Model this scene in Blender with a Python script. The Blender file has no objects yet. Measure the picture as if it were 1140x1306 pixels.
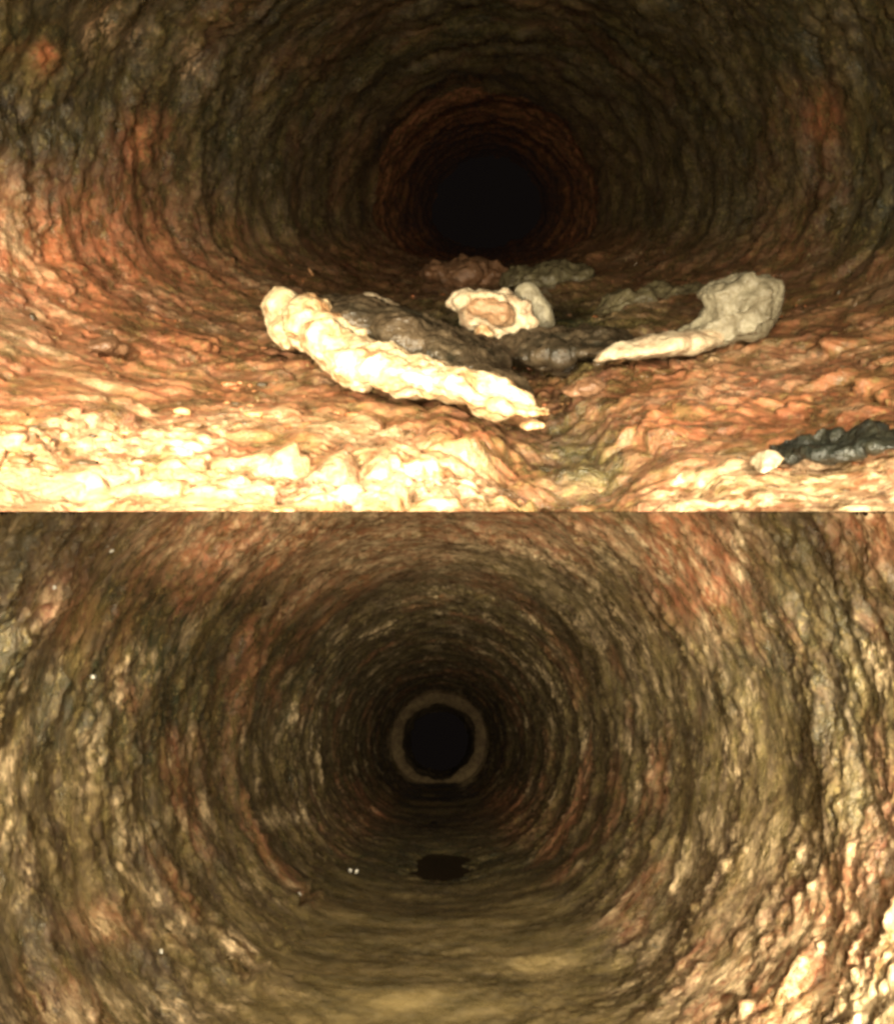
import bpy, bmesh, math, random
import numpy as np
from mathutils import Vector, Matrix

S = bpy.context.scene
COL = S.collection
random.seed(7)

# ------------------------------------------------------------------ camera, world, lamps, exposure
F, CX, CY = 1200.0, 570.0, 653.0          # focal length and centre, in pixels of the photograph
cam_data = bpy.data.cameras.new("camera")
cam_data.sensor_fit = 'HORIZONTAL'
cam_data.sensor_width = 36.0
cam_data.lens = 36.0 * F / 1140.0
cam_data.clip_start = 0.02
cam_data.clip_end = 200.0
cam = bpy.data.objects.new("camera", cam_data)
cam.rotation_euler = (math.radians(90), 0, 0)
COL.objects.link(cam)
S.camera = cam

world = bpy.data.worlds.new("World")
S.world = world
world.use_nodes = True
world.node_tree.nodes["Background"].inputs[0].default_value = (0.0040, 0.0030, 0.0026, 1)
world.node_tree.nodes["Background"].inputs[1].default_value = 1.0

S.view_settings.view_transform = 'Standard'
S.view_settings.look = 'None'
S.view_settings.exposure = 0.0
S.view_settings.gamma = 1.0
S.render.engine = 'CYCLES'
S.cycles.max_bounces = 4
S.cycles.diffuse_bounces = 2
S.cycles.glossy_bounces = 2
S.cycles.caustics_reflective = False
S.cycles.caustics_refractive = False
S.cycles.sample_clamp_indirect = 3.0
S.cycles.sample_clamp_direct = 12.0
S.cycles.filter_width = 3.2

Z = np.array([0.0, 0.0, 1.0])


class Frame:
    """axes of one pipe: the camera stands at the origin, on the line s*ax"""
    def __init__(self, px, py):
        a = np.array([(px - CX) / F, 1.0, -(py - CY) / F])
        self.ax = a / np.linalg.norm(a)
        u = np.cross(self.ax, Z); self.u = u / np.linalg.norm(u)
        self.v = np.cross(self.u, self.ax)

    def world(self, x, v, s):
        x, v, s = np.broadcast_arrays(x, v, s)
        return x[..., None] * self.u + v[..., None] * self.v + s[..., None] * self.ax

    def local(self, p):
        p = np.asarray(p)
        return p @ self.u, p @ self.v, p @ self.ax


FA = Frame(620, 265)       # upper pipe, still dirty
FB = Frame(560, 945)       # lower pipe, cleaned


def ray(px, py):
    return np.array([(px - CX) / F, 1.0, -(py - CY) / F])


def at(fr, px, py, s):
    """the point of the sight line through px, py that lies s along the pipe"""
    d = ray(px, py)
    return d * (s / (d @ fr.ax))


def lamp(name, pos, target, watts, angle, blend, radius, colour):
    l = bpy.data.lights.new(name, 'SPOT')
    l.energy = watts
    l.spot_size = math.radians(angle)
    l.spot_blend = blend
    l.shadow_soft_size = radius
    l.color = colour
    o = bpy.data.objects.new(name, l)
    o.location = pos
    d = Vector(target) - Vector(pos)
    o.rotation_euler = d.to_track_quat('-Z', 'Y').to_euler()
    COL.objects.link(o)
    return o


WARM = (1.0, 0.88, 0.64)
# the inspection camera's own lamps, round the lens: two shine up the dirty pipe, three down the clean one
lamp("camera_lamp", (-0.62, 0.40, 0.30), at(FA, 130, 620, 1.7), 720, 84, 1.0, 0.04, WARM)
lamp("camera_lamp", (-0.20, -0.1, 0.40), at(FA, 540, 480, 3.5), 210, 64, 1.0, 0.04, WARM)
lamp("camera_lamp", (0.55, 0.35, 0.34), at(FA, 1060, 660, 1.8), 260, 66, 1.0, 0.04, WARM)
lamp("camera_lamp", (0.10, -0.1, 0.34), at(FA, 600, 170, 6.0), 190, 120, 1.0, 0.04, WARM)
lamp("camera_lamp", (0.02, -0.1, 0.36), at(FA, 625, 235, 10.0), 420, 22, 1.0, 0.04, WARM)
lamp("camera_lamp", (0.66, 0.30, -0.40), at(FB, 1070, 1290, 1.8), 1250, 60, 1.0, 0.04, WARM)
lamp("camera_lamp", (0.0, -0.1, -0.30), at(FB, 560, 690, 4.0), 620, 46, 1.0, 0.04, WARM)
lamp("camera_lamp", (0.25, -0.1, -0.25), at(FB, 760, 760, 6.0), 370, 104, 1.0, 0.04, WARM)
lamp("camera_lamp", (0.05, -0.1, -0.28), at(FB, 560, 940, 12.0), 1050, 22, 1.0, 0.04, WARM)

# ------------------------------------------------------------------ noise in numpy
_rng = np.random.default_rng(11)
_N = 64
_TAB = _rng.random((_N, _N, _N)).astype(np.float32)


def vnoise(p, scale, seed=0):
    """smooth value noise, -1..1"""
    q = np.asarray(p, dtype=np.float32) * np.float32(scale) + np.float32(17.31 * seed + 100.5)
    i = np.floor(q).astype(np.int32)
    f = q - i
    f = f * f * f * (f * (f * 6 - 15) + 10)
    i &= _N - 1
    j = (i + 1) & (_N - 1)
    x0, y0, z0 = i[..., 0], i[..., 1], i[..., 2]
    x1, y1, z1 = j[..., 0], j[..., 1], j[..., 2]
    fx, fy, fz = f[..., 0], f[..., 1], f[..., 2]
    c00 = _TAB[x0, y0, z0] * (1 - fx) + _TAB[x1, y0, z0] * fx
    c10 = _TAB[x0, y1, z0] * (1 - fx) + _TAB[x1, y1, z0] * fx
    c01 = _TAB[x0, y0, z1] * (1 - fx) + _TAB[x1, y0, z1] * fx
    c11 = _TAB[x0, y1, z1] * (1 - fx) + _TAB[x1, y1, z1] * fx
    c0 = c00 * (1 - fy) + c10 * fy
    c1 = c01 * (1 - fy) + c11 * fy
    return (c0 * (1 - fz) + c1 * fz) * 2 - 1


def fbm(p, scale, octaves=4, gain=0.5, seed=0):
    r, a, t = 0, 1.0, 0
    for k in range(octaves):
        r = r + a * vnoise(p, scale * 2.03 ** k, seed + k)
        t += a; a *= gain
    return r / t


def billow(p, scale, octaves=3, gain=0.5, seed=0):
    r, a, t = 0, 1.0, 0
    for k in range(octaves):
        r = r + a * (1 - 2.2 * np.abs(vnoise(p, scale * 2.03 ** k, seed + k)))
        t += a; a *= gain
    return -r / t      # rounded lumps parted by... creases where the noise crosses zero


def sstep(a, b, x):
    t = np.clip((x - a) / (b - a), 0, 1)
    return t * t * (3 - 2 * t)


# ------------------------------------------------------------------ node helpers
def new_mat(name):
    m = bpy.data.materials.new(name)
    m.use_nodes = True
    nt = m.node_tree
    return m, nt, nt.nodes["Principled BSDF"]


def nd(nt, kind, **kw):
    n = nt.nodes.new(kind)
    for k, v in kw.items():
        setattr(n, k, v)
    return n


def noise_fac(nt, scale, detail=4, rough=0.6, lo=0.35, hi=0.65, seed=0.0):
    tc = nt.nodes.get("OC") or nd(nt, 'ShaderNodeTexCoord', name="OC")
    mp = nd(nt, 'ShaderNodeMapping')
    mp.inputs['Location'].default_value = (seed * 3.7, seed * 1.3, seed * 2.1)
    mp.inputs['Scale'].default_value = (1.0, 1.25, 1.0)
    nt.links.new(tc.outputs['Object'], mp.inputs['Vector'])
    n = nd(nt, 'ShaderNodeTexNoise')
    n.inputs['Scale'].default_value = scale
    n.inputs['Detail'].default_value = detail
    n.inputs['Roughness'].default_value = rough
    nt.links.new(mp.outputs['Vector'], n.inputs['Vector'])
    r = nd(nt, 'ShaderNodeMapRange')
    r.inputs['From Min'].default_value = lo
    r.inputs['From Max'].default_value = hi
    nt.links.new(n.outputs['Fac'], r.inputs['Value'])
    return r.outputs['Result']


def mixc(nt, fac, a, b):
    m = nd(nt, 'ShaderNodeMix', data_type='RGBA')
    if isinstance(fac, float):
        m.inputs[0].default_value = fac
    else:
        nt.links.new(fac, m.inputs[0])
    for sock, v in ((m.inputs[6], a), (m.inputs[7], b)):
        if isinstance(v, tuple):
            sock.default_value = (*v, 1)
        else:
            nt.links.new(v, sock)
    return m.outputs[2]


def mth(nt, op, a, b):
    m = nd(nt, 'ShaderNodeMath', operation=op)
    m.use_clamp = True
    for k, v in enumerate((a, b)):
        if isinstance(v, (int, float)):
            m.inputs[k].default_value = v
        else:
            nt.links.new(v, m.inputs[k])
    return m.outputs[0]


def attr(nt, name):
    return nd(nt, 'ShaderNodeAttribute', attribute_name=name).outputs['Fac']


def bump(nt, bsdf, layers, strength=0.6, dist=0.02):
    h = None
    for f, w in layers:
        m = nd(nt, 'ShaderNodeMath', operation='MULTIPLY')
        nt.links.new(f, m.inputs[0]); m.inputs[1].default_value = w
        if h is None:
            h = m.outputs[0]
        else:
            a = nd(nt, 'ShaderNodeMath', operation='ADD')
            nt.links.new(h, a.inputs[0]); nt.links.new(m.outputs[0], a.inputs[1])
            h = a.outputs[0]
    b = nd(nt, 'ShaderNodeBump')
    b.inputs['Strength'].default_value = strength
    b.inputs['Distance'].default_value = dist
    nt.links.new(h, b.inputs['Height'])
    nt.links.new(b.outputs['Normal'], bsdf.inputs['Normal'])


def wall_material(name, dark, olive, rust, buff, green, ochre):
    """wet corroded crust; the attributes rust, pale and green say where each growth or painted light and shade lies"""
    m, nt, p = new_mat(name)
    n1 = noise_fac(nt, 4.5, 6, .72, .40, .60, 1)
    n2 = noise_fac(nt, 13.0, 6, .70, .42, .60, 2)
    n3 = noise_fac(nt, 26.0, 5, .65, .50, .62, 3)
    n4 = noise_fac(nt, 8.0, 6, .75, .44, .58, 4)
    n5 = noise_fac(nt, 48.0, 3, .6, .56, .66, 7)
    n6 = noise_fac(nt, 30.0, 4, .7, .55, .66, 8)
    c = mixc(nt, n1, dark, olive)
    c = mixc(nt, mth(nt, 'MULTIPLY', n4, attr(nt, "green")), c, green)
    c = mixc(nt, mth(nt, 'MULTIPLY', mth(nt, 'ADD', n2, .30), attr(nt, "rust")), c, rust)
    c = mixc(nt, mth(nt, 'MULTIPLY', n5, .55), c, ochre)
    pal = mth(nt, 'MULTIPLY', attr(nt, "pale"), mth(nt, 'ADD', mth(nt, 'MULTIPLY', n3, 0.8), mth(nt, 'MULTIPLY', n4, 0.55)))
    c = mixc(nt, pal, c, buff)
    c = mixc(nt, mth(nt, 'MULTIPLY', n6, .6), c, dark)
    mud = mixc(nt, noise_fac(nt, 3.5, 5, .6, .38, .64, 11), (.105, .080, .032), (.30, .22, .095))
    c = mixc(nt, mth(nt, 'MULTIPLY', attr(nt, "silty"), .85), c, mud)
    nt.links.new(c, p.inputs['Base Color'])
    rg = nd(nt, 'ShaderNodeMapRange')
    rg.inputs['To Min'].default_value = .22; rg.inputs['To Max'].default_value = .65
    nt.links.new(n2, rg.inputs['Value'])
    nt.links.new(rg.outputs['Result'], p.inputs['Roughness'])
    p.inputs['Specular IOR Level'].default_value = .6
    p.inputs['Coat Weight'].default_value = .75
    p.inputs['Coat Roughness'].default_value = .09
    bump(nt, p, ((noise_fac(nt, 24, 6, .7, 0, 1, 5), 1.0), (noise_fac(nt, 85, 3, .6, 0, 1, 6), .35)), .8, .035)
    bn = [n for n in nt.nodes if n.type == 'BUMP'][-1]
    sm = nd(nt, 'ShaderNodeMapRange')                       # slimy stretches are smoother than crusted ones
    sm.inputs['To Min'].default_value = .28; sm.inputs['To Max'].default_value = .8
    nt.links.new(noise_fac(nt, 3.2, 4, .6, .40, .58, 9), sm.inputs['Value'])
    inv = mth(nt, 'SUBTRACT', 1.0, mth(nt, 'MULTIPLY', attr(nt, "silty"), .72))
    nt.links.new(mth(nt, 'MULTIPLY', sm.outputs['Result'], inv), bn.inputs['Strength'])
    return m


def flake_material(name, tones):
    """loose flakes: the attribute tone picks each flake's own colour"""
    m, nt, p = new_mat(name)
    r = nd(nt, 'ShaderNodeValToRGB')
    e = r.color_ramp.elements
    while len(e) < len(tones): e.new(.5)
    for k, cc in enumerate(tones):
        e[k].position = k / (len(tones) - 1); e[k].color = (*cc, 1)
    nt.links.new(attr(nt, "tone"), r.inputs['Fac'])
    c = mixc(nt, mth(nt, 'MULTIPLY', noise_fac(nt, 30, 4, .65, .5, .64, 2), .55), r.outputs['Color'], (.06, .04, .02))
    nt.links.new(c, p.inputs['Base Color'])
    p.inputs['Roughness'].default_value = .32
    p.inputs['Specular IOR Level'].default_value = .6
    bump(nt, p, ((noise_fac(nt, 45, 4, .65, 0, 1, 3), 1.0),), .6, .02)
    return m


def stone_material(name, c1, c2, c3, rough=.5, scale=6.0, stain=.5):
    m, nt, p = new_mat(name)
    c = mixc(nt, noise_fac(nt, scale, 5, .6, .36, .64, 1), c1, c2)
    c = mixc(nt, mth(nt, 'MULTIPLY', noise_fac(nt, scale * 2.6, 5, .7, .46, .60, 2), stain), c, c3)
    nt.links.new(c, p.inputs['Base Color'])
    p.inputs['Roughness'].default_value = rough
    p.inputs['Specular IOR Level'].default_value = .45
    bump(nt, p, ((noise_fac(nt, 22, 5, .65, 0, 1, 3), 1.0), (noise_fac(nt, 80, 3, .6, 0, 1, 4), .4)), .6, .025)
    return m


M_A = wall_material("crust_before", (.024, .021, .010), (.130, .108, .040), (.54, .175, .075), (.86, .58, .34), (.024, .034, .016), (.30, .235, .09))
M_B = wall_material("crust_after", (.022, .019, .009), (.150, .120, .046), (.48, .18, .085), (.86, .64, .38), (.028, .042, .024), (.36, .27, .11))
M_FLAKE_A = flake_material("flakes_before", [(.05, .035, .018), (.16, .09, .04), (.48, .16, .06), (.55, .30, .13), (.80, .55, .28)])
M_FLAKE_B = flake_material("flakes_after", [(.04, .035, .018), (.12, .09, .04), (.24, .17, .075), (.42, .20, .08), (.70, .52, .28)])
M_PALE = stone_material("pale_scale", (.74, .62, .40), (.52, .33, .16), (.28, .13, .05), .5, 5.0, .85)
M_CREAM = stone_material("cream_scale", (.62, .52, .36), (.45, .34, .21), (.25, .12, .06), .45, 7.0, .6)
M_GREY = stone_material("grey_stone", (.33, .29, .20), (.18, .15, .095), (.08, .06, .03), .42, 6.0, .5)
M_DARK = stone_material("dark_sludge", (.022, .018, .011), (.055, .038, .022), (.12, .085, .05), .28, 9.0, .5)
M_OLIVE = stone_material("olive_stone", (.085, .070, .036), (.14, .115, .06), (.05, .035, .02), .4, 8.0, .6)
M_STAIN = stone_material("brown_stain", (.30, .17, .09), (.42, .27, .15), (.20, .09, .04), .4, 9.0, .6)
M_RUSTY = stone_material("rusty_stone", (.16, .075, .035), (.10, .055, .03), (.24, .13, .07), .4, 9.0, .6)

# ------------------------------------------------------------------ objects
def tag(o, label, cat, group=None, kind=None):
    if label: o["label"] = label
    if cat: o["category"] = cat
    if group: o["group"] = group
    if kind: o["kind"] = kind
    return o


def empty(name, loc, label, cat, group=None):
    o = bpy.data.objects.new(name, None)
    o.empty_display_size = .1
    COL.objects.link(o)
    o.location = loc
    return tag(o, label, cat, group)


def link_mesh(name, me, mat, parent=None):
    me.name = name
    o = bpy.data.objects.new(name, me)
    COL.objects.link(o)
    if mat is not None and not me.materials:
        me.materials.append(mat)
    if parent is not None:
        o.parent = parent
        o.matrix_parent_inverse = Matrix.Translation(parent.location).inverted()
    return o


def grid_mesh(P, attrs=None, wrap=True, flip=False, keep=None, thr=.51):
    """P: rows x cols x 3"""
    R, C = P.shape[:2]
    me = bpy.data.meshes.new("grid")
    idx = np.arange(R * C).reshape(R, C)
    if wrap:
        idx = np.concatenate([idx, idx[:, :1]], 1)
    a, b, c, d = idx[:-1, :-1], idx[:-1, 1:], idx[1:, 1:], idx[1:, :-1]
    quads = np.stack([a, b, c, d] if not flip else [d, c, b, a], -1).reshape(-1, 4)
    nrm = None
    if keep is not None:                       # keep: per vertex weight; a face stays where its mean is above one half
        quads = quads[keep.reshape(-1)[quads].mean(1) > thr]
        dr = np.gradient(P, axis=0)
        dc = np.roll(P, -1, 1) - np.roll(P, 1, 1) if wrap else np.gradient(P, axis=1)
        nrm = np.cross(dc, dr)
        nrm /= np.linalg.norm(nrm, axis=-1, keepdims=True) + 1e-12
        used = np.unique(quads)
        remap = np.zeros(R * C, np.int64); remap[used] = np.arange(len(used))
        quads = remap[quads]
        P = P.reshape(-1, 3)[used]
        attrs = {k: np.asarray(v).reshape(-1)[used] for k, v in (attrs or {}).items()}
        nrm = nrm.reshape(-1, 3)[used]
        R, C = len(used), 1
    n = len(quads)
    me.vertices.add(R * C)
    me.vertices.foreach_set("co", P.reshape(-1).astype(np.float32))
    me.loops.add(n * 4)
    me.loops.foreach_set("vertex_index", quads.reshape(-1).astype(np.int32))
    me.polygons.add(n)
    me.polygons.foreach_set("loop_start", np.arange(0, n * 4, 4, dtype=np.int32))
    me.polygons.foreach_set("use_smooth", np.ones(n, dtype=bool))
    me.update()
    for k, v in (attrs or {}).items():
        at_ = me.attributes.new(k, 'FLOAT', 'POINT')
        at_.data.foreach_set("value", np.ascontiguousarray(v, dtype=np.float32).reshape(-1))
    if nrm is not None:                        # neighbours cut from one sheet keep its normals, so no seam shows
        vn = np.empty(len(me.vertices) * 3, np.float32); me.vertices.foreach_get("normal", vn)
        vn = vn.reshape(-1, 3)
        nrm = np.where((nrm * vn).sum(-1, keepdims=True) < 0, -nrm, nrm)
        bad = np.linalg.norm(nrm, axis=-1) < .5
        nrm[bad] = vn[bad]
        me.normals_split_custom_set_from_vertices(nrm.astype(np.float32).tolist())
    return me


# ---- the shapes of the two bores: (x, v) of the clean surface for an angle and a distance
def mound(x, s):
    m_ = .075 * np.exp(-((x + .10) / .42) ** 2 - ((s - 4.3) / .8) ** 2)
    m_ = m_ + .06 * np.exp(-((x - .62) / .30) ** 2 - ((s - 3.9) / .6) ** 2)
    return m_ + .05 * np.exp(-((x - .1) / .6) ** 2 - ((s - 6.6) / .8) ** 2)


def shape_a(phi, s):
    k = sstep(9.0, 1.2, s)
    a = .95 + .52 * k
    t = .90 + .32 * k
    b = .47 + .03 * k
    sn, cs = np.sin(phi), np.cos(phi)
    up = cs >= 0
    e = np.where(up, 1.0, .90)
    x = a * np.sign(sn) * np.abs(sn) ** np.where(up, 1.0, .95)
    v = np.where(up, t, b) * np.sign(cs) * np.abs(cs) ** e
    v = v - np.where(up, 0, .10 * np.exp(-((x - .17) / .15) ** 2) * sstep(4.2, 2.8, s))      # the flow's groove
    v = v + np.where(up, 0, mound(x, s))
    return x, v


def px_of(P):
    return CX + F * P[..., 0] / np.maximum(P[..., 1], .05), CY - F * P[..., 2] / np.maximum(P[..., 1], .05)


def section(fr, shape, s0, s1, rows, cols, radius, relief, growth, lip, first=False):
    """returns positions, growth and shade attributes, and which vertices count (all but the ones cut away by the mitre)"""
    phi = np.linspace(-math.pi, math.pi, cols, endpoint=False)[None, :]
    if first:                    # the bore is mitred on the level plane through the fork
        near = np.linspace(-.35, 1.3, 26)[:-1]
        srow = np.concatenate([near, 1 / np.linspace(1 / 1.3, 1 / s1, rows)])[:, None]
        st = np.zeros_like(phi)
        for _ in range(14):
            x, v = shape(phi, st)
            raw = -v * fr.v[2] / fr.ax[2] * radius
            st = np.maximum(raw, -.35)
        cut = (srow < st) & (raw > -.35)
        s = np.where(cut, st, srow + 0 * st)
    else:
        srow = (1 / np.linspace(1 / s0, 1 / s1, rows))[:, None]
        s = srow + 0 * phi
        cut = np.zeros(s.shape, bool)
    x, v = shape(phi, s)
    x, v = x * radius, v * radius
    base = np.stack([x, v, s], -1).astype(np.float32)
    n = np.stack([-x, -v, 0 * s], -1)
    n /= np.linalg.norm(n, axis=-1, keepdims=True) + 1e-6
    d = relief(base, phi + 0 * s)
    loc = base + n * d[..., None]
    P = fr.world(loc[..., 0], loc[..., 1], loc[..., 2])
    live = np.ones(s.shape, np.float32)
    edge = None
    if first:
        P[..., 2] = np.where(cut, 0.0, P[..., 2])
        P[..., 2] = np.maximum(P[..., 2], .0008) if fr.ax[2] > 0 else np.minimum(P[..., 2], -.0008)
        nxt = np.concatenate([cut[1:], np.zeros((1, cols), bool)], 0)
        live = np.where(cut & nxt, 0., 1.)
        last = np.maximum(cut.sum(0) - 1, 0)
        edge = P[last, np.arange(cols)][cut.any(0)]
    at_ = growth(base, d, P)
    if lip:
        P2 = fr.world(loc[0, :, 0] * lip, loc[0, :, 1] * lip, loc[0, :, 2])[None]
        P = np.concatenate([P2, P], 0)
        at_ = {k: np.concatenate([a[:1], a], 0) for k, a in at_.items()}
        live = np.concatenate([live[:1], live], 0)
    return P, at_, live, edge


def blobs(P, spots):
    """how much each vertex belongs to patches given as (px, py, rx, ry, amount)"""
    X, Y = px_of(P)
    r = np.zeros(X.shape, dtype=np.float32)
    for (px, py, rx, ry, am) in spots:
        e = ((X - px) / rx) ** 2 + ((Y - py) / ry) ** 2
        r += am * np.exp(-np.minimum(e, 30))
    return r


# ---------------- the dirty pipe
def relief_a(b, phi):
    b = b * np.array([1, 1, 1.4], np.float32)
    fl = sstep(-.12, -.38, b[..., 1])
    d = .07 * fbm(b, 1.1, 2, .5, 3)
    am = .4 + 1.1 * sstep(-.25, .3, fbm(b, 1.9, 3, .55, 28))
    d += .026 * billow(b, 3.6, 2, .5, 9)
    d += (.012 * am + .012 * fl) * billow(b, 10, 2, .55, 21)
    d += .012 * am * fbm(b, 24, 3, .65, 31)
    d += .022 * sstep(.2, .65, fbm(b, 8, 3, .6, 38)) * (1 - fl)
    return d + .008 + .006 * fl


def growth_shade_a(b, d, P):
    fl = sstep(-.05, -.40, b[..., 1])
    n = fbm(b, 2.2, 4, .55, 41)
    n2 = fbm(b, 4.0, 4, .6, 47)
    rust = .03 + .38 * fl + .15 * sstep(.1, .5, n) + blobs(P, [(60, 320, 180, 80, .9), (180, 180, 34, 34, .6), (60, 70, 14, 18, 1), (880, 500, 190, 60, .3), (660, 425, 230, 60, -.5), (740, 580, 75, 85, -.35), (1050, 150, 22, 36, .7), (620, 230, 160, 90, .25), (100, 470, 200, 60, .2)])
    pale = .08 + .34 * fl * sstep(.0, .4, n2) + blobs(P, [(180, 625, 350, 64, 1.6), (60, 320, 130, 60, .6), (1020, 635, 190, 44, 1.5), (240, 95, 14, 36, .8), (40, 110, 22, 28, .6), (130, 25, 45, 36, .5), (745, 580, 85, 90, -1.1), (640, 470, 130, 60, -.6), (1080, 555, 90, 20, -1.2), (560, 545, 60, 22, -.6)])  # front-left spot partly paints lamplight; dark spot at right paints a hollow's shade
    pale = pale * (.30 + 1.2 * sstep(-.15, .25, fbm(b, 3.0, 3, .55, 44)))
    green = .45 + .9 * (1 - fl) + .5 * n2 + blobs(P, [(190, 230, 70, 60, .5), (1080, 555, 90, 22, 1.2), (250, 270, 100, 60, .4), (630, 52, 95, 26, 1.0), (740, 560, 80, 90, .7), (640, 430, 200, 50, .5)])  # also paints the shade of the right-hand hollow into the sediment
    return dict(rust=np.clip(rust, 0, 1), pale=np.clip(pale, 0, 1), green=np.clip(green, 0, 1), bed=fl)


def growth_far(b, d, P):
    g_ = growth_shade_a(b, d, P)
    return dict(rust=np.clip(g_["rust"] * .4 + .5, 0, 1), pale=g_["pale"] * .3, green=g_["green"] * .5, bed=g_["bed"])


pipeA = empty("sewer_pipe", (0, 0, 0), "upper pipe bore with thick rusty crust and pale stones along its floor", "pipe")
P, at_, live, edgeA = section(FA, shape_a, 0, 8.3, 320, 1400, 1.0, relief_a, growth_shade_a, 0, first=True)
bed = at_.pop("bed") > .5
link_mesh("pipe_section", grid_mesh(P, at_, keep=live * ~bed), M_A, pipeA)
o = link_mesh("sediment", grid_mesh(P, at_, keep=live * bed, thr=.49), M_A)
tag(o, "rough rust and cream sediment covering the floor of the upper pipe", "sediment", kind="stuff")
P, at_, live, _ = section(FA, lambda p_, s_: (1.03 * shape_a(p_, s_)[0], np.where(np.cos(p_) < 0, 1.45, 1.0) * shape_a(p_, s_)[1]), 8.3, 18, 90, 700, 1.0, relief_a, growth_far, 0)
link_mesh("pipe_section", grid_mesh(P, at_), M_A, pipeA)


# ---------------- the cleaned pipe
def bed_level(x, s):
    q = np.stack(np.broadcast_arrays(x, 0 * x, s), -1).astype(np.float32)
    w = .22 * fbm(q * np.array([1, 1, .45], np.float32), 4.5, 4, .65, 95)
    pool1 = sstep(6.0, 7.0, s) * sstep(8.4, 7.4, s) * sstep(.38, .08, np.abs(x - .03) + w)
    pool2 = sstep(9.6, 10.4, s) * sstep(12.4, 11.4, s) * sstep(.42, .10, np.abs(x - .08) + w)
    return -.82 - .02 * sstep(5.0, 6.0, s) - .075 * pool1 - .03 * pool2 + .2 * w * sstep(.2, .6, np.abs(x)) * .5


def shape_b(phi, s):
    x, v = np.sin(phi) + 0 * s, .98 * np.cos(phi) + 0 * s
    L = bed_level(x, s)
    k = .16
    v2 = .5 * (v + L + np.sqrt((v - L) ** 2 + k * k)) - .03      # the bed meets the wall in a soft hollow
    return x, np.where(v < -.3, v2, v)


def wall_b(px, py):
    d = ray(px, py)
    x, v, s = FB.local(d)
    k = 1 / math.hypot(x, v)
    return math.atan2(x, v), s * k


_CR = np.array([wall_b(*q_) for q_ in ((405, 1140), (378, 1172), (352, 1222), (318, 1252), (280, 1290), (250, 1318))])


def crack(phi, s):
    dm = np.full(s.shape, 9.0)
    for (p0, s0_), (p1, s1_) in zip(_CR[:-1], _CR[1:]):
        ax, ay = (p1 - p0), (s1_ - s0_)
        dp = np.mod(phi - p0 + math.pi, 2 * math.pi) - math.pi
        tt = np.clip((dp * ax + (s - s0_) * ay) / (ax * ax + ay * ay), 0, 1)
        dm = np.minimum(dm, np.hypot(dp - tt * ax, s - s0_ - tt * ay))
    q = np.stack([np.sin(phi), np.cos(phi), s + 0 * phi], -1).astype(np.float32)
    dm = np.abs(dm + .035 * fbm(q, 7, 3, .6, 97))
    gap = sstep(-.35, .25, fbm(q, 4.5, 2, .5, 99))
    return gap * (.022 * np.exp(-((dm - .05) / .025) ** 2) - .024 * np.exp(-(dm / .020) ** 2))


def relief_b(b, phi):
    cr = crack(phi, b[..., 2])
    bed = sstep(.16, .02, b[..., 1] - bed_level(b[..., 0], b[..., 2]))
    ring = fbm(b * np.array([.12, .12, 1], np.float32), 2.6, 3, .6, 91)
    b = b * np.array([1, 1, 1.4], np.float32)
    d = .035 * fbm(b, 1.2, 2, .5, 5)
    d += .022 * ring * (1 - bed)
    am = .35 + 1.25 * sstep(-.25, .3, fbm(b, 1.9, 3, .55, 28))
    d += .020 * fbm(b, 3.4, 2, .5, 13) * (1 - .6 * bed)
    d += .018 * am * fbm(b * np.array([1, 1, .8], np.float32), 8, 3, .6, 25) * (1 - .7 * bed)
    d += .010 * am * fbm(b * np.array([1, 1, .8], np.float32), 26, 3, .65, 35) * (1 - .6 * bed)
    d += .017 * sstep(.2, .65, fbm(b, 8, 3, .6, 38)) * (1 - bed)          # tubercles
    return d + cr


def growth_shade_b(b, d, P):
    bed = sstep(.12, .0, b[..., 1] - bed_level(b[..., 0], b[..., 2]))
    n = fbm(b, 2.0, 4, .55, 51)
    n2 = fbm(b, 4.6, 4, .6, 57)
    rust = .07 + .42 * sstep(.0, .4, n) + blobs(P, [(890, 715, 55, 60, 1.5), (1110, 670, 45, 45, 1.2), (330, 690, 150, 45, .9), (570, 1045, 120, 40, .5), (640, 670, 120, 30, .5), (80, 770, 36, 45, .5), (130, 1180, 45, 26, .6), (1050, 1200, 150, 100, .3)])  # includes the reddish shadow painted below the far ring
    pale = .10 + .85 * sstep(.12, .5, n2) + blobs(P, [(1060, 1240, 190, 90, .9), (450, 690, 240, 55, .8), (760, 700, 120, 60, .4), (942, 710, 9, 50, 1.2), (1000, 1080, 120, 30, .5), (110, 1290, 150, 25, .6), (65, 760, 22, 45, .5), (130, 1180, 30, 20, .6), (200, 830, 160, 140, -.3), (355, 1045, 25, 12, .9), (590, 1250, 70, 45, .5), (890, 700, 40, 40, .15), (570, 1060, 160, 65, -1.0), (1110, 665, 40, 40, .7), (905, 790, 14, 50, .9)])  # top-centre spot partly paints lamplight; shadow below the far ring painted darker
    green = .45 + 1.3 * n + blobs(P, [(150, 820, 200, 170, 1.0), (400, 860, 70, 60, .9), (580, 1060, 150, 60, 1.1), (1000, 800, 150, 100, .5)])  # the spot below the far ring paints a shadow into the bed
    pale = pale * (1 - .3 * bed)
    rust = rust * (1 - .8 * bed)
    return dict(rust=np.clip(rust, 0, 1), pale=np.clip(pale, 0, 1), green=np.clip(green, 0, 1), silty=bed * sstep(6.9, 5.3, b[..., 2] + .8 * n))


def growth_collar(b, d, P):
    o1 = np.ones(b.shape[:-1], np.float32)
    n = fbm(b, 2.5, 3, .6, 88)
    return dict(rust=np.clip(.55 + .8 * n, 0, 1), pale=np.clip(.10 + .6 * n, 0, 1), green=.5 * o1, silty=0 * o1)


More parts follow.
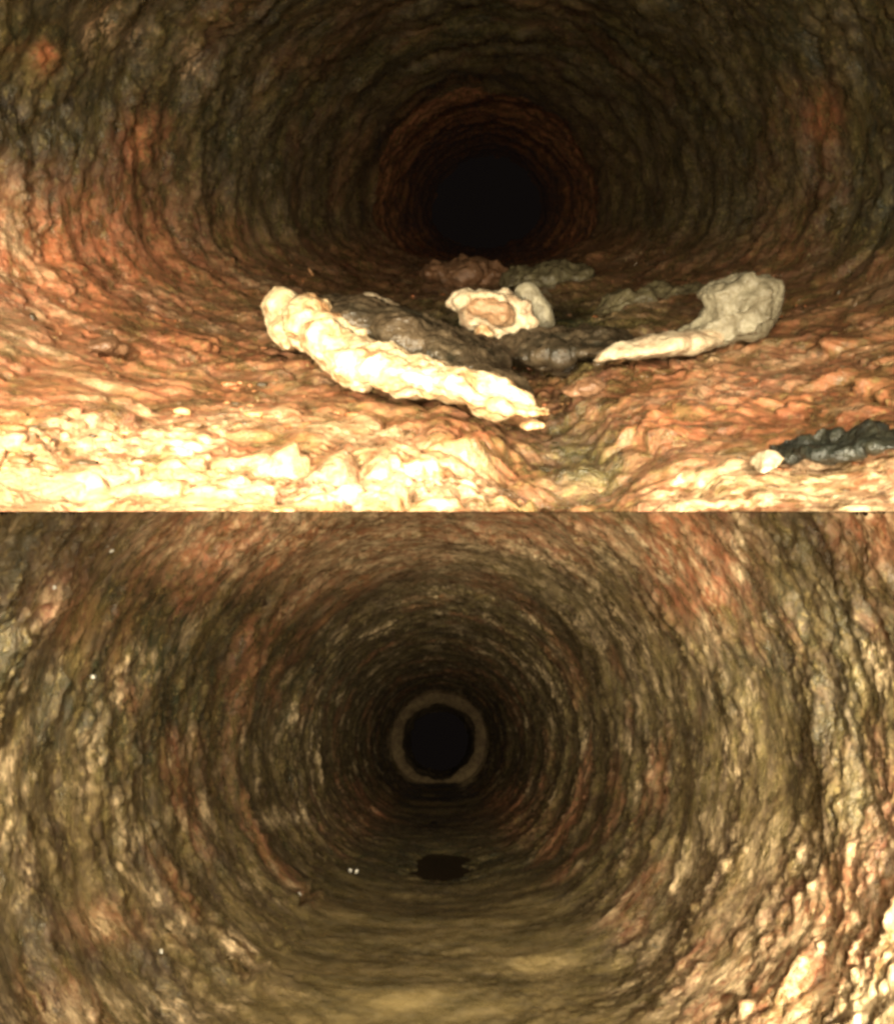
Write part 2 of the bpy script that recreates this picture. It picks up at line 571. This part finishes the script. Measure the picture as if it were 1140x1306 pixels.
pipeB = empty("sewer_pipe", (0, 0, 0), "lower pipe bore scoured clean, open round to a small dark end", "pipe")
P, at_, live, edgeB = section(FB, shape_b, 0, 6.2, 300, 1400, 1.0, relief_b, growth_shade_b, 0, first=True)
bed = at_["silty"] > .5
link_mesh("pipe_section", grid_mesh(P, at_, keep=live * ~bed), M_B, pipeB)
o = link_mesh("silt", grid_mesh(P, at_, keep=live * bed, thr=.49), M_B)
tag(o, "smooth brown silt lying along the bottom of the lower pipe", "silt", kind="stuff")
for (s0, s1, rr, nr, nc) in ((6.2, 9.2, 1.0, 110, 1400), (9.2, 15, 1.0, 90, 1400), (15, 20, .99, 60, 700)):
    P, at_, live, _ = section(FB, shape_b, s0, s1, nr, nc, rr, relief_b, growth_shade_b, 0)
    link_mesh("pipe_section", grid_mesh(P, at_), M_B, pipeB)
P, at_, live, _ = section(FB, lambda p, s: (np.sin(p) + 0 * s, np.cos(p) + 0 * s), 20, 25, 24, 400, .765, lambda b, p: 1.1 * relief_b(b, p) + .10 * fbm(b, 2.6, 4, .6, 66), growth_collar, 1.35)
link_mesh("collar", grid_mesh(P, at_), stone_material("collar_crust", (.13, .085, .04), (.20, .14, .065), (.07, .04, .02), .85, 4.0, .7), pipeB)


# flat underside of the tongue of crust that parts the two bores
def level_edge(e):
    e = e[np.abs(e[:, 2]) < 1e-3] * np.array([1, 1, 0])
    return e[np.argsort(e[:, 0])]


eA, eB = level_edge(edgeA), level_edge(edgeB)
k = np.linspace(0, 1, 400)
eA = np.stack([np.interp(k, np.linspace(0, 1, len(eA)), eA[:, j]) for j in range(3)], -1)
eB = np.stack([np.interp(k, np.linspace(0, 1, len(eB)), eB[:, j]) for j in range(3)], -1)
eB = eB * np.array([1.06, 1, 1]) + np.array([0, .25, 0])        # runs on into the crust
me = grid_mesh(np.stack([eA, eB], 0), {k_: np.full((2, 400), .3) for k_ in ("rust", "pale", "green", "silty")}, wrap=False)
link_mesh("dividing_lip", me, M_B, pipeB)

# ------------------------------------------------------------------ stones and deposits
def floor_a(px, py):
    """where the sight line meets the floor of the dirty pipe"""
    d = ray(px, py)
    lo, hi = .3, 20.0
    for _ in range(40):
        s = .5 * (lo + hi)
        p = d * (s / (d @ FA.ax))
        v = p @ FA.v
        k = float(sstep(9.0, 1.2, np.float64(s)))
        x = p @ FA.u
        sn = min(abs(x) / (.95 + .52 * k), .999) ** (1 / .95)
        b = (.47 + .03 * k) * (1 - sn * sn) ** .45 - float(mound(x, s))
        if v > -b: lo = s
        else: hi = s
    return p, s


def lump_mesh(parts, voxel, rough=(), seed=0):
    """parts: (centre, (rx, ry, rz), (ex, ey, ez)) ellipsoids fused into one skin, then roughened"""
    bm = bmesh.new()
    for c, r, e in parts:
        M = Matrix.Translation(Vector(c)) @ Matrix(((FA.u[0], FA.ax[0], FA.v[0]), (FA.u[1], FA.ax[1], FA.v[1]), (FA.u[2], FA.ax[2], FA.v[2]))).to_4x4()
        from mathutils import Euler
        M = M @ Euler(e).to_matrix().to_4x4() @ Matrix.Diagonal((*r, 1))
        bmesh.ops.create_icosphere(bm, subdivisions=3, radius=1, matrix=M)
    me = bpy.data.meshes.new("lump"); bm.to_mesh(me); bm.free()
    o = bpy.data.objects.new("lump", me); COL.objects.link(o)
    md = o.modifiers.new("r", 'REMESH'); md.mode = 'VOXEL'; md.voxel_size = voxel
    dg = bpy.context.evaluated_depsgraph_get()
    out = bpy.data.meshes.new_from_object(o.evaluated_get(dg))
    bpy.data.objects.remove(o); bpy.data.meshes.remove(me)
    n = len(out.vertices)
    co = np.empty(n * 3, np.float32); out.vertices.foreach_get("co", co)
    no = np.empty(n * 3, np.float32); out.vertices.foreach_get("normal", no)
    co = co.reshape(-1, 3); no = no.reshape(-1, 3)
    d = np.zeros(n, np.float32)
    for kind, amp, sc, sd in rough:
        f = billow(co, sc, 2, .5, seed + sd) if kind == 'b' else -billow(co, sc, 3, .55, seed + sd) - .4 if kind == 'r' else fbm(co, sc, 3, .55, seed + sd)
        d += amp * f
    co = co + no * d[:, None]
    out.vertices.foreach_set("co", co.reshape(-1))
    out.polygons.foreach_set("use_smooth", np.ones(len(out.polygons), bool))
    out.update()
    return out, co


def rebase(me, co):
    """origin at the foot of the lump"""
    h = co @ FA.v
    base = co.mean(0) + FA.v * (h.min() - (co.mean(0) @ FA.v))
    me.transform(Matrix.Translation(Vector(-base)))
    return base


def px_lump(ells, s_of, voxel, rough, seed):
    """ells: (px, py, rx px, ry px, depth, roll in degrees [, ds])"""
    parts = []
    for e in ells:
        px, py, rx, ry, dep, roll = e[:6]
        s = s_of(px) + (e[6] if len(e) > 6 else 0)
        c = at(FA, px, py, s)
        k = c[1] / F
        parts.append((c, (rx * k, dep, ry * k), (0, math.radians(roll), 0)))
    return lump_mesh(parts, voxel, rough, seed)


def deposit(name, ells, s_of, mat, label, cat, group=None, voxel=.009, rough=(('b', .012, 9, 1), ('f', .006, 28, 5)), seed=0, parent=None):
    me, co = px_lump(ells, s_of, voxel, rough, seed)
    if parent is not None:
        me.transform(Matrix.Translation(-parent.location))
        o = link_mesh(name, me, mat); o.parent = parent
        return o
    b = rebase(me, co)
    o = link_mesh(name, me, mat)
    o.location = b
    return tag(o, label, cat, group)


# the long pale-edged slab: dark body behind, pale broken edge in front
sl = lambda px: floor_a(px, float(np.interp(px, [345, 400, 490, 560, 620, 700], [434, 474, 508, 518, 532, 538])))[1] - .10
base, _ = floor_a(520, 500)
slab = empty("broken_slab", base, "long dark slab lying aslant with a thick pale crust along its front edge", "debris")
deposit("slab_body", [(425, 404, 40, 28, .16, 15, .30), (470, 414, 60, 32, .2, 18, .32), (530, 434, 70, 34, .22, 26, .34), (585, 462, 70, 34, .22, 30, .34), (635, 494, 50, 28, .16, 32, .26), (600, 452, 50, 20, .3, 12, .6)], sl, M_DARK, None, None,
        rough=(('r', .02, 4, 1), ('f', .014, 18, 5), ('r', .010, 20, 7)), parent=slab, seed=2)
deposit("pale_crust", [(366, 396, 28, 28, .12, 0), (372, 420, 30, 24, .14, 20), (400, 412, 42, 34, .14, 25), (430, 438, 48, 40, .15, 28),
                       (455, 460, 46, 36, .15, 22), (500, 470, 50, 32, .13, 18), (550, 480, 60, 27, .12, 20), (605, 500, 60, 24, .10, 22), (650, 516, 48, 17, .08, 18), (685, 523, 24, 10, .06, 8)], sl, M_PALE, None, None,
        rough=(('b', .024, 5.5, 1), ('r', .014, 11, 3), ('f', .012, 30, 5)), parent=slab, seed=5)

deposit("pebble", [(472, 380, 17, 9, .04, 0), (492, 388, 22, 9, .05, 20), (480, 392, 30, 10, .05, 15)], lambda x: 3.85, M_CREAM,
        "small cream pebble perched on the back of the dark slab", "stone", "stones on the dirty floor", seed=8)
_ck = floor_a(640, 442)[1] - .06
chunk = lambda x: _ck
base, _ = floor_a(635, 440)
chk = empty("stained_chunk", base, "rounded cream chunk with a brown stained face behind the dark slab", "stone", "stones on the dirty floor")
deposit("cream_rim", [(588, 386, 20, 16, .10, -20), (592, 374, 18, 9, .08, -5), (618, 374, 30, 9, .09, 0), (644, 381, 22, 13, .09, 25), (664, 396, 17, 18, .09, 30), (672, 416, 14, 20, .09, 8), (640, 428, 36, 14, .12, 0), (608, 412, 26, 14, .10, 10)], chunk, M_CREAM, None, None,
        rough=(('b', .014, 9, 1), ('r', .012, 13, 3), ('f', .010, 26, 5)), parent=chk, seed=12)
deposit("stained_face", [(622, 392, 28, 14, .07, 5, -.06), (640, 402, 20, 14, .07, 20, -.06)], chunk, M_STAIN, None, None,
        rough=(('r', .016, 11, 3), ('f', .012, 26, 5)), parent=chk, seed=13)
deposit("shard", [(672, 385, 20, 24, .05, 25), (690, 405, 15, 30, .05, -12)], lambda x: _ck + .2, M_GREY,
        "thin grey curved shard leaning on the cream chunk", "stone", "stones on the dirty floor", seed=15)
deposit("pebble", [(616, 420, 10, 8, .04, 0), (611, 424, 8, 7, .04, 0), (623, 425, 9, 6, .04, 0)], lambda x: _ck - .15, M_PALE,
        "tiny white pebble just below the cream chunk", "stone", "stones on the dirty floor", voxel=.006, rough=(('b', .006, 18, 1),), seed=17)
deposit("flat_stone", [(700, 355, 60, 18, .3, 3), (735, 352, 28, 16, .2, 0), (665, 360, 30, 14, .2, 0)], lambda x: 6.0, M_OLIVE,
        "flat olive stone lying in front of the black opening", "stone", "stones on the dirty floor", seed=21, voxel=.014, rough=(('f', .06, 5, 1), ('r', .03, 9, 3), ('f', .02, 24, 5)))
deposit("flat_stone", [(590, 348, 42, 15, .3, -4), (560, 345, 22, 12, .2, 0), (620, 350, 30, 14, .2, 0), (600, 360, 50, 14, .2, 0)], lambda x: 6.3, M_RUSTY,
        "flat rust brown stone left of the olive one by the opening", "stone", "stones on the dirty floor", seed=24, voxel=.014, rough=(('f', .06, 5, 1), ('r', .03, 9, 3), ('f', .02, 24, 5)))
_rs = floor_a(930, 443)[1] - .10
rs = lambda x: _rs
deposit("grey_stone", [(946, 350, 18, 13, .08, 0), (930, 362, 26, 15, .08, 0), (915, 370, 26, 14, .09, -20), (968, 376, 34, 32, .12, 10), (935, 390, 48, 24, .14, -25), (952, 408, 46, 28, .14, -15), (905, 410, 44, 16, .11, -25), (925, 428, 40, 14, .10, -10)], rs, M_GREY,
        "lumpy pale grey stone with a knob on top, against the wall", "stone", "stones on the dirty floor", rough=(('f', .05, 5, 1), ('r', .016, 9, 3), ('f', .016, 22, 5)), seed=31, voxel=.009)
deposit("pale_tongue", [(800, 446, 42, 11, .09, -10), (835, 440, 48, 16, .12, -9), (880, 435, 44, 15, .10, -6), (905, 432, 22, 10, .08, -10), (775, 455, 22, 5, .05, -12)], lambda x: _rs - .04 + (900 - x) * -.0006, M_CREAM,
        "low cream tongue of scale below the lumpy grey stone", "deposit", rough=(('b', .012, 9, 1), ('f', .006, 28, 5)), seed=35)
deposit("dark_stone", [(810, 395, 60, 26, .22, -14), (850, 385, 50, 24, .2, -14), (770, 412, 40, 20, .16, -20)], lambda x: 4.1, M_OLIVE,
        "broad dark olive stone between the cream chunk and lumpy grey stone", "stone", "stones on the dirty floor", rough=(('b', .03, 6, 1), ('r', .022, 11, 3), ('f', .014, 26, 5)), seed=38)

M_BLACK = stone_material("hollow_black", (.012, .012, .010), (.022, .024, .018), (.04, .035, .02), .3, 9.0, .4)  # black painted in for the shade inside a hollow
fl_s = lambda py_: (lambda x: floor_a(x, py_)[1] - .06)
deposit("hollow_shade", [(1062, 566, 55, 6, .09, -3), (1010, 574, 26, 5, .06, -12), (1115, 558, 36, 6, .09, -4), (1040, 572, 30, 6, .07, 4)], fl_s(574), M_BLACK,
        "low black wet sludge patch near the right wall of the upper pipe", "sludge", rough=(('r', .03, 8, 1), ('f', .02, 22, 5)), seed=41, voxel=.007)
deposit("sludge_mound", [(640, 440, 70, 11, .30, 4), (705, 438, 60, 15, .30, 2), (755, 434, 50, 13, .30, -6), (690, 455, 50, 12, .2, 14)], fl_s(446), M_DARK,
        "low dark wet sludge mound between the slab and the cream tongue", "sludge", rough=(('f', .05, 6, 1), ('f', .026, 18, 5)), seed=43)
deposit("pale_chip", [(684, 541, 14, 5, .03, 5), (672, 543, 10, 4, .03, -10)], fl_s(546), M_PALE,
        "small white chip on the floor under the right tip of the slab", "stone", "stones on the dirty floor", voxel=.006, rough=(('r', .006, 18, 1),), seed=45)
deposit("pale_chip", [(982, 588, 15, 6, .05, -25), (970, 594, 14, 5, .05, -20)], fl_s(598), M_CREAM,
        "cream chip at the front edge of the black shade patch", "stone", "stones on the dirty floor", voxel=.008, rough=(('f', .020, 12, 1), ('f', .01, 35, 2)), seed=47)
deposit("rust_lump", [(750, 492, 26, 14, .06, -8), (730, 498, 16, 10, .05, 0)], fl_s(506), M_RUSTY,
        "rust brown lump on the floor right of the slab tip", "stone", "stones on the dirty floor", voxel=.008, rough=(('r', .014, 12, 1), ('f', .008, 30, 2)), seed=49)
deposit("rust_lump", [(130, 440, 20, 12, .06, -8), (146, 446, 16, 8, .05, 0)], fl_s(450), M_RUSTY,
        "rust brown lump low on the left bank of the upper pipe", "stone", "stones on the dirty floor", voxel=.008, rough=(('r', .014, 12, 1), ('f', .008, 30, 2)), seed=52)

# ------------------------------------------------------------------ standing water in the cleaned pipe
m, nt, p = new_mat("pool_water")
p.inputs['Base Color'].default_value = (.020, .014, .009, 1)
p.inputs['Roughness'].default_value = .16
bump(nt, p, ((noise_fac(nt, 5, 2, .5, 0, 1, 1), 1.0),), .12, .02)
s = np.linspace(5.4, 11.8, 40)[:, None]; u = np.linspace(-1, 1, 16)[None, :]
P = FB.world(u * .42 + 0 * s, -.872 + 0 * u + 0 * s, s + 0 * u)
o = link_mesh("water", grid_mesh(P, None, wrap=False), m)
tag(o, "still dark water pooled beyond the silt in the lower pipe", "water", kind="structure")

# ------------------------------------------------------------------ loose flakes of scale and rust
_bm = bmesh.new(); bmesh.ops.create_icosphere(_bm, subdivisions=2, radius=1)
ICO_V = np.array([v.co[:] for v in _bm.verts], np.float32)
ICO_F = np.array([[v.index for v in f.verts] for f in _bm.faces], np.int32)
_bm.free()
_bm = bmesh.new(); bmesh.ops.create_icosphere(_bm, subdivisions=1, radius=1)
ICO1_V = np.array([v.co[:] for v in _bm.verts], np.float32)
ICO1_F = np.array([[v.index for v in f.verts] for f in _bm.faces], np.int32)
_bm.free()


def flakes(name, fr, shape, relief, count, s_range, size, pick, mat, parent, seed, mitre=1):
    """many small uneven flakes stuck on the wall of a bore, as one mesh"""
    g = np.random.default_rng(seed)
    n0 = count * 8
    phi = g.uniform(-math.pi, math.pi, n0)
    s = 1 / g.uniform(1 / s_range[1], 1 / s_range[0], n0)
    x, v = shape(phi[None, :], s[None, :])
    x, v = x[0], v[0]
    loc = np.stack([x, v, s], -1).astype(np.float32)
    nn = np.stack([-x, -v, 0 * s], -1); nn /= np.linalg.norm(nn, axis=-1, keepdims=True)
    if shape is shape_a:
        k = sstep(-.30, -.42, v)[:, None]; nn = nn * (1 - k) + np.array([0, 1, 0]) * k
        nn /= np.linalg.norm(nn, axis=-1, keepdims=True)
    loc2 = loc + np.stack([-x, -v, 0 * s], -1) / np.hypot(x, v)[:, None] * relief(loc[None], phi[None])[0][:, None]
    P0 = fr.world(loc2[:, 0], loc2[:, 1], loc2[:, 2])
    X, Y = px_of(P0)
    ok = (P0[:, 2] * mitre > .03) & (P0[:, 1] > .8)
    ok &= g.random(n0) < pick(loc, g, X, Y)
    ids = np.nonzero(ok)[0][:count]
    nv, nf = len(ICO1_V), len(ICO1_F)
    V, T = [], []
    for i in ids:
        r = size(loc[i], g)
        n = nn[i]
        a = np.array([n[1], -n[0], 0.0]); a /= np.linalg.norm(a)
        b = np.array([0, 0, 1.0])
        th = g.normal(0, .35)
        a, b = a * math.cos(th) + b * math.sin(th), b * math.cos(th) - a * math.sin(th)
        w = ICO1_V * (1 + g.uniform(-.28, .28, (nv, 1)))
        ra, rb, rc = r * g.uniform(.9, 2.0), r * g.uniform(.5, .9), r * g.uniform(.25, .5)
        q = loc2[i] + (w[:, :1] * ra) * a + (w[:, 1:2] * rb) * b + (w[:, 2:] * rc) * n
        V.append(fr.world(q[:, 0], q[:, 1], q[:, 2]))
        T.append(np.full(nv, np.clip(g.normal(.36, .24), 0, 1)))
    m_ = len(V)
    me = bpy.data.meshes.new(name)
    V = np.concatenate(V); T = np.concatenate(T)
    Fc = (ICO1_F[None] + (np.arange(m_) * nv)[:, None, None]).reshape(-1)
    me.vertices.add(len(V)); me.vertices.foreach_set("co", V.reshape(-1).astype(np.float32))
    me.loops.add(len(Fc)); me.loops.foreach_set("vertex_index", Fc.astype(np.int32))
    me.polygons.add(len(Fc) // 3); me.polygons.foreach_set("loop_start", np.arange(0, len(Fc), 3, dtype=np.int32))
    me.polygons.foreach_set("use_smooth", np.ones(len(Fc) // 3, bool))
    me.update()
    me.attributes.new("tone", 'FLOAT', 'POINT').data.foreach_set("value", T.astype(np.float32))
    o = link_mesh(name, me, mat, parent)
    o["kind"] = "stuff"
    return o


def clustered(l, g, X, Y):
    c = sstep(.0, .35, fbm(l, 2.6, 3, .55, 61))
    return np.where(l[:, 1] < -.25, .9 * c, .0)


flakes("loose_flakes", FA, shape_a, relief_a, 900, (1.4, 6.0), lambda l, g: .0045 + .006 * min(g.pareto(2.2), 3.6), clustered, M_FLAKE_A, pipeA, 5)

# wet glints painted as small white lumps on the wall of the cleaned pipe
M_WHITE = stone_material("glint_white", (.62, .60, .54), (.55, .50, .42), (.6, .5, .36), .2, 20.0, .3)
glint, co = lump_mesh([((0, 0, 0), (.010, .008, .007), (0, 0, 0)), ((.006, .002, .004), (.007, .006, .006), (0, .4, 0))], .0022, (('f', .002, 90, 1),), 3)
GLINTS = ((148, 702, "tiny painted white fleck high on the left wall near the top of the lower pipe"),
          (122, 862, "tiny painted white fleck halfway up the left wall of the lower pipe"),
          (208, 1215, "tiny painted white fleck low on the left wall, left of the crack"),
          (447, 1121, "left one of two touching painted white glints beside the dark pool"),
          (455, 1126, "right one of two touching painted white glints beside the dark pool"),
          (375, 1158, "tiny painted white fleck at the upper end of the crack in the lower pipe"),
          (68, 745, "tiny painted white fleck on the pink crust patch at the upper left"))
for i, (px, py, words) in enumerate(GLINTS):
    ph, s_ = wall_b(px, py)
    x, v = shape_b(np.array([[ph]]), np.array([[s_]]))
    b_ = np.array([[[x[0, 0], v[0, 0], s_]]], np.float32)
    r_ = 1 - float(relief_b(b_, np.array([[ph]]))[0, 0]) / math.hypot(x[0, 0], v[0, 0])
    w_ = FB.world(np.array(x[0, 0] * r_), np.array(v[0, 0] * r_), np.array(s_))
    o = link_mesh("painted_glint", glint, M_WHITE)
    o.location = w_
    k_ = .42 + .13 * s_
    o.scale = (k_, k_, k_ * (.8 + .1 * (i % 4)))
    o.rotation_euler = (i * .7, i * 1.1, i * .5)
    tag(o, words, "glint", "painted glints on the lower pipe wall")
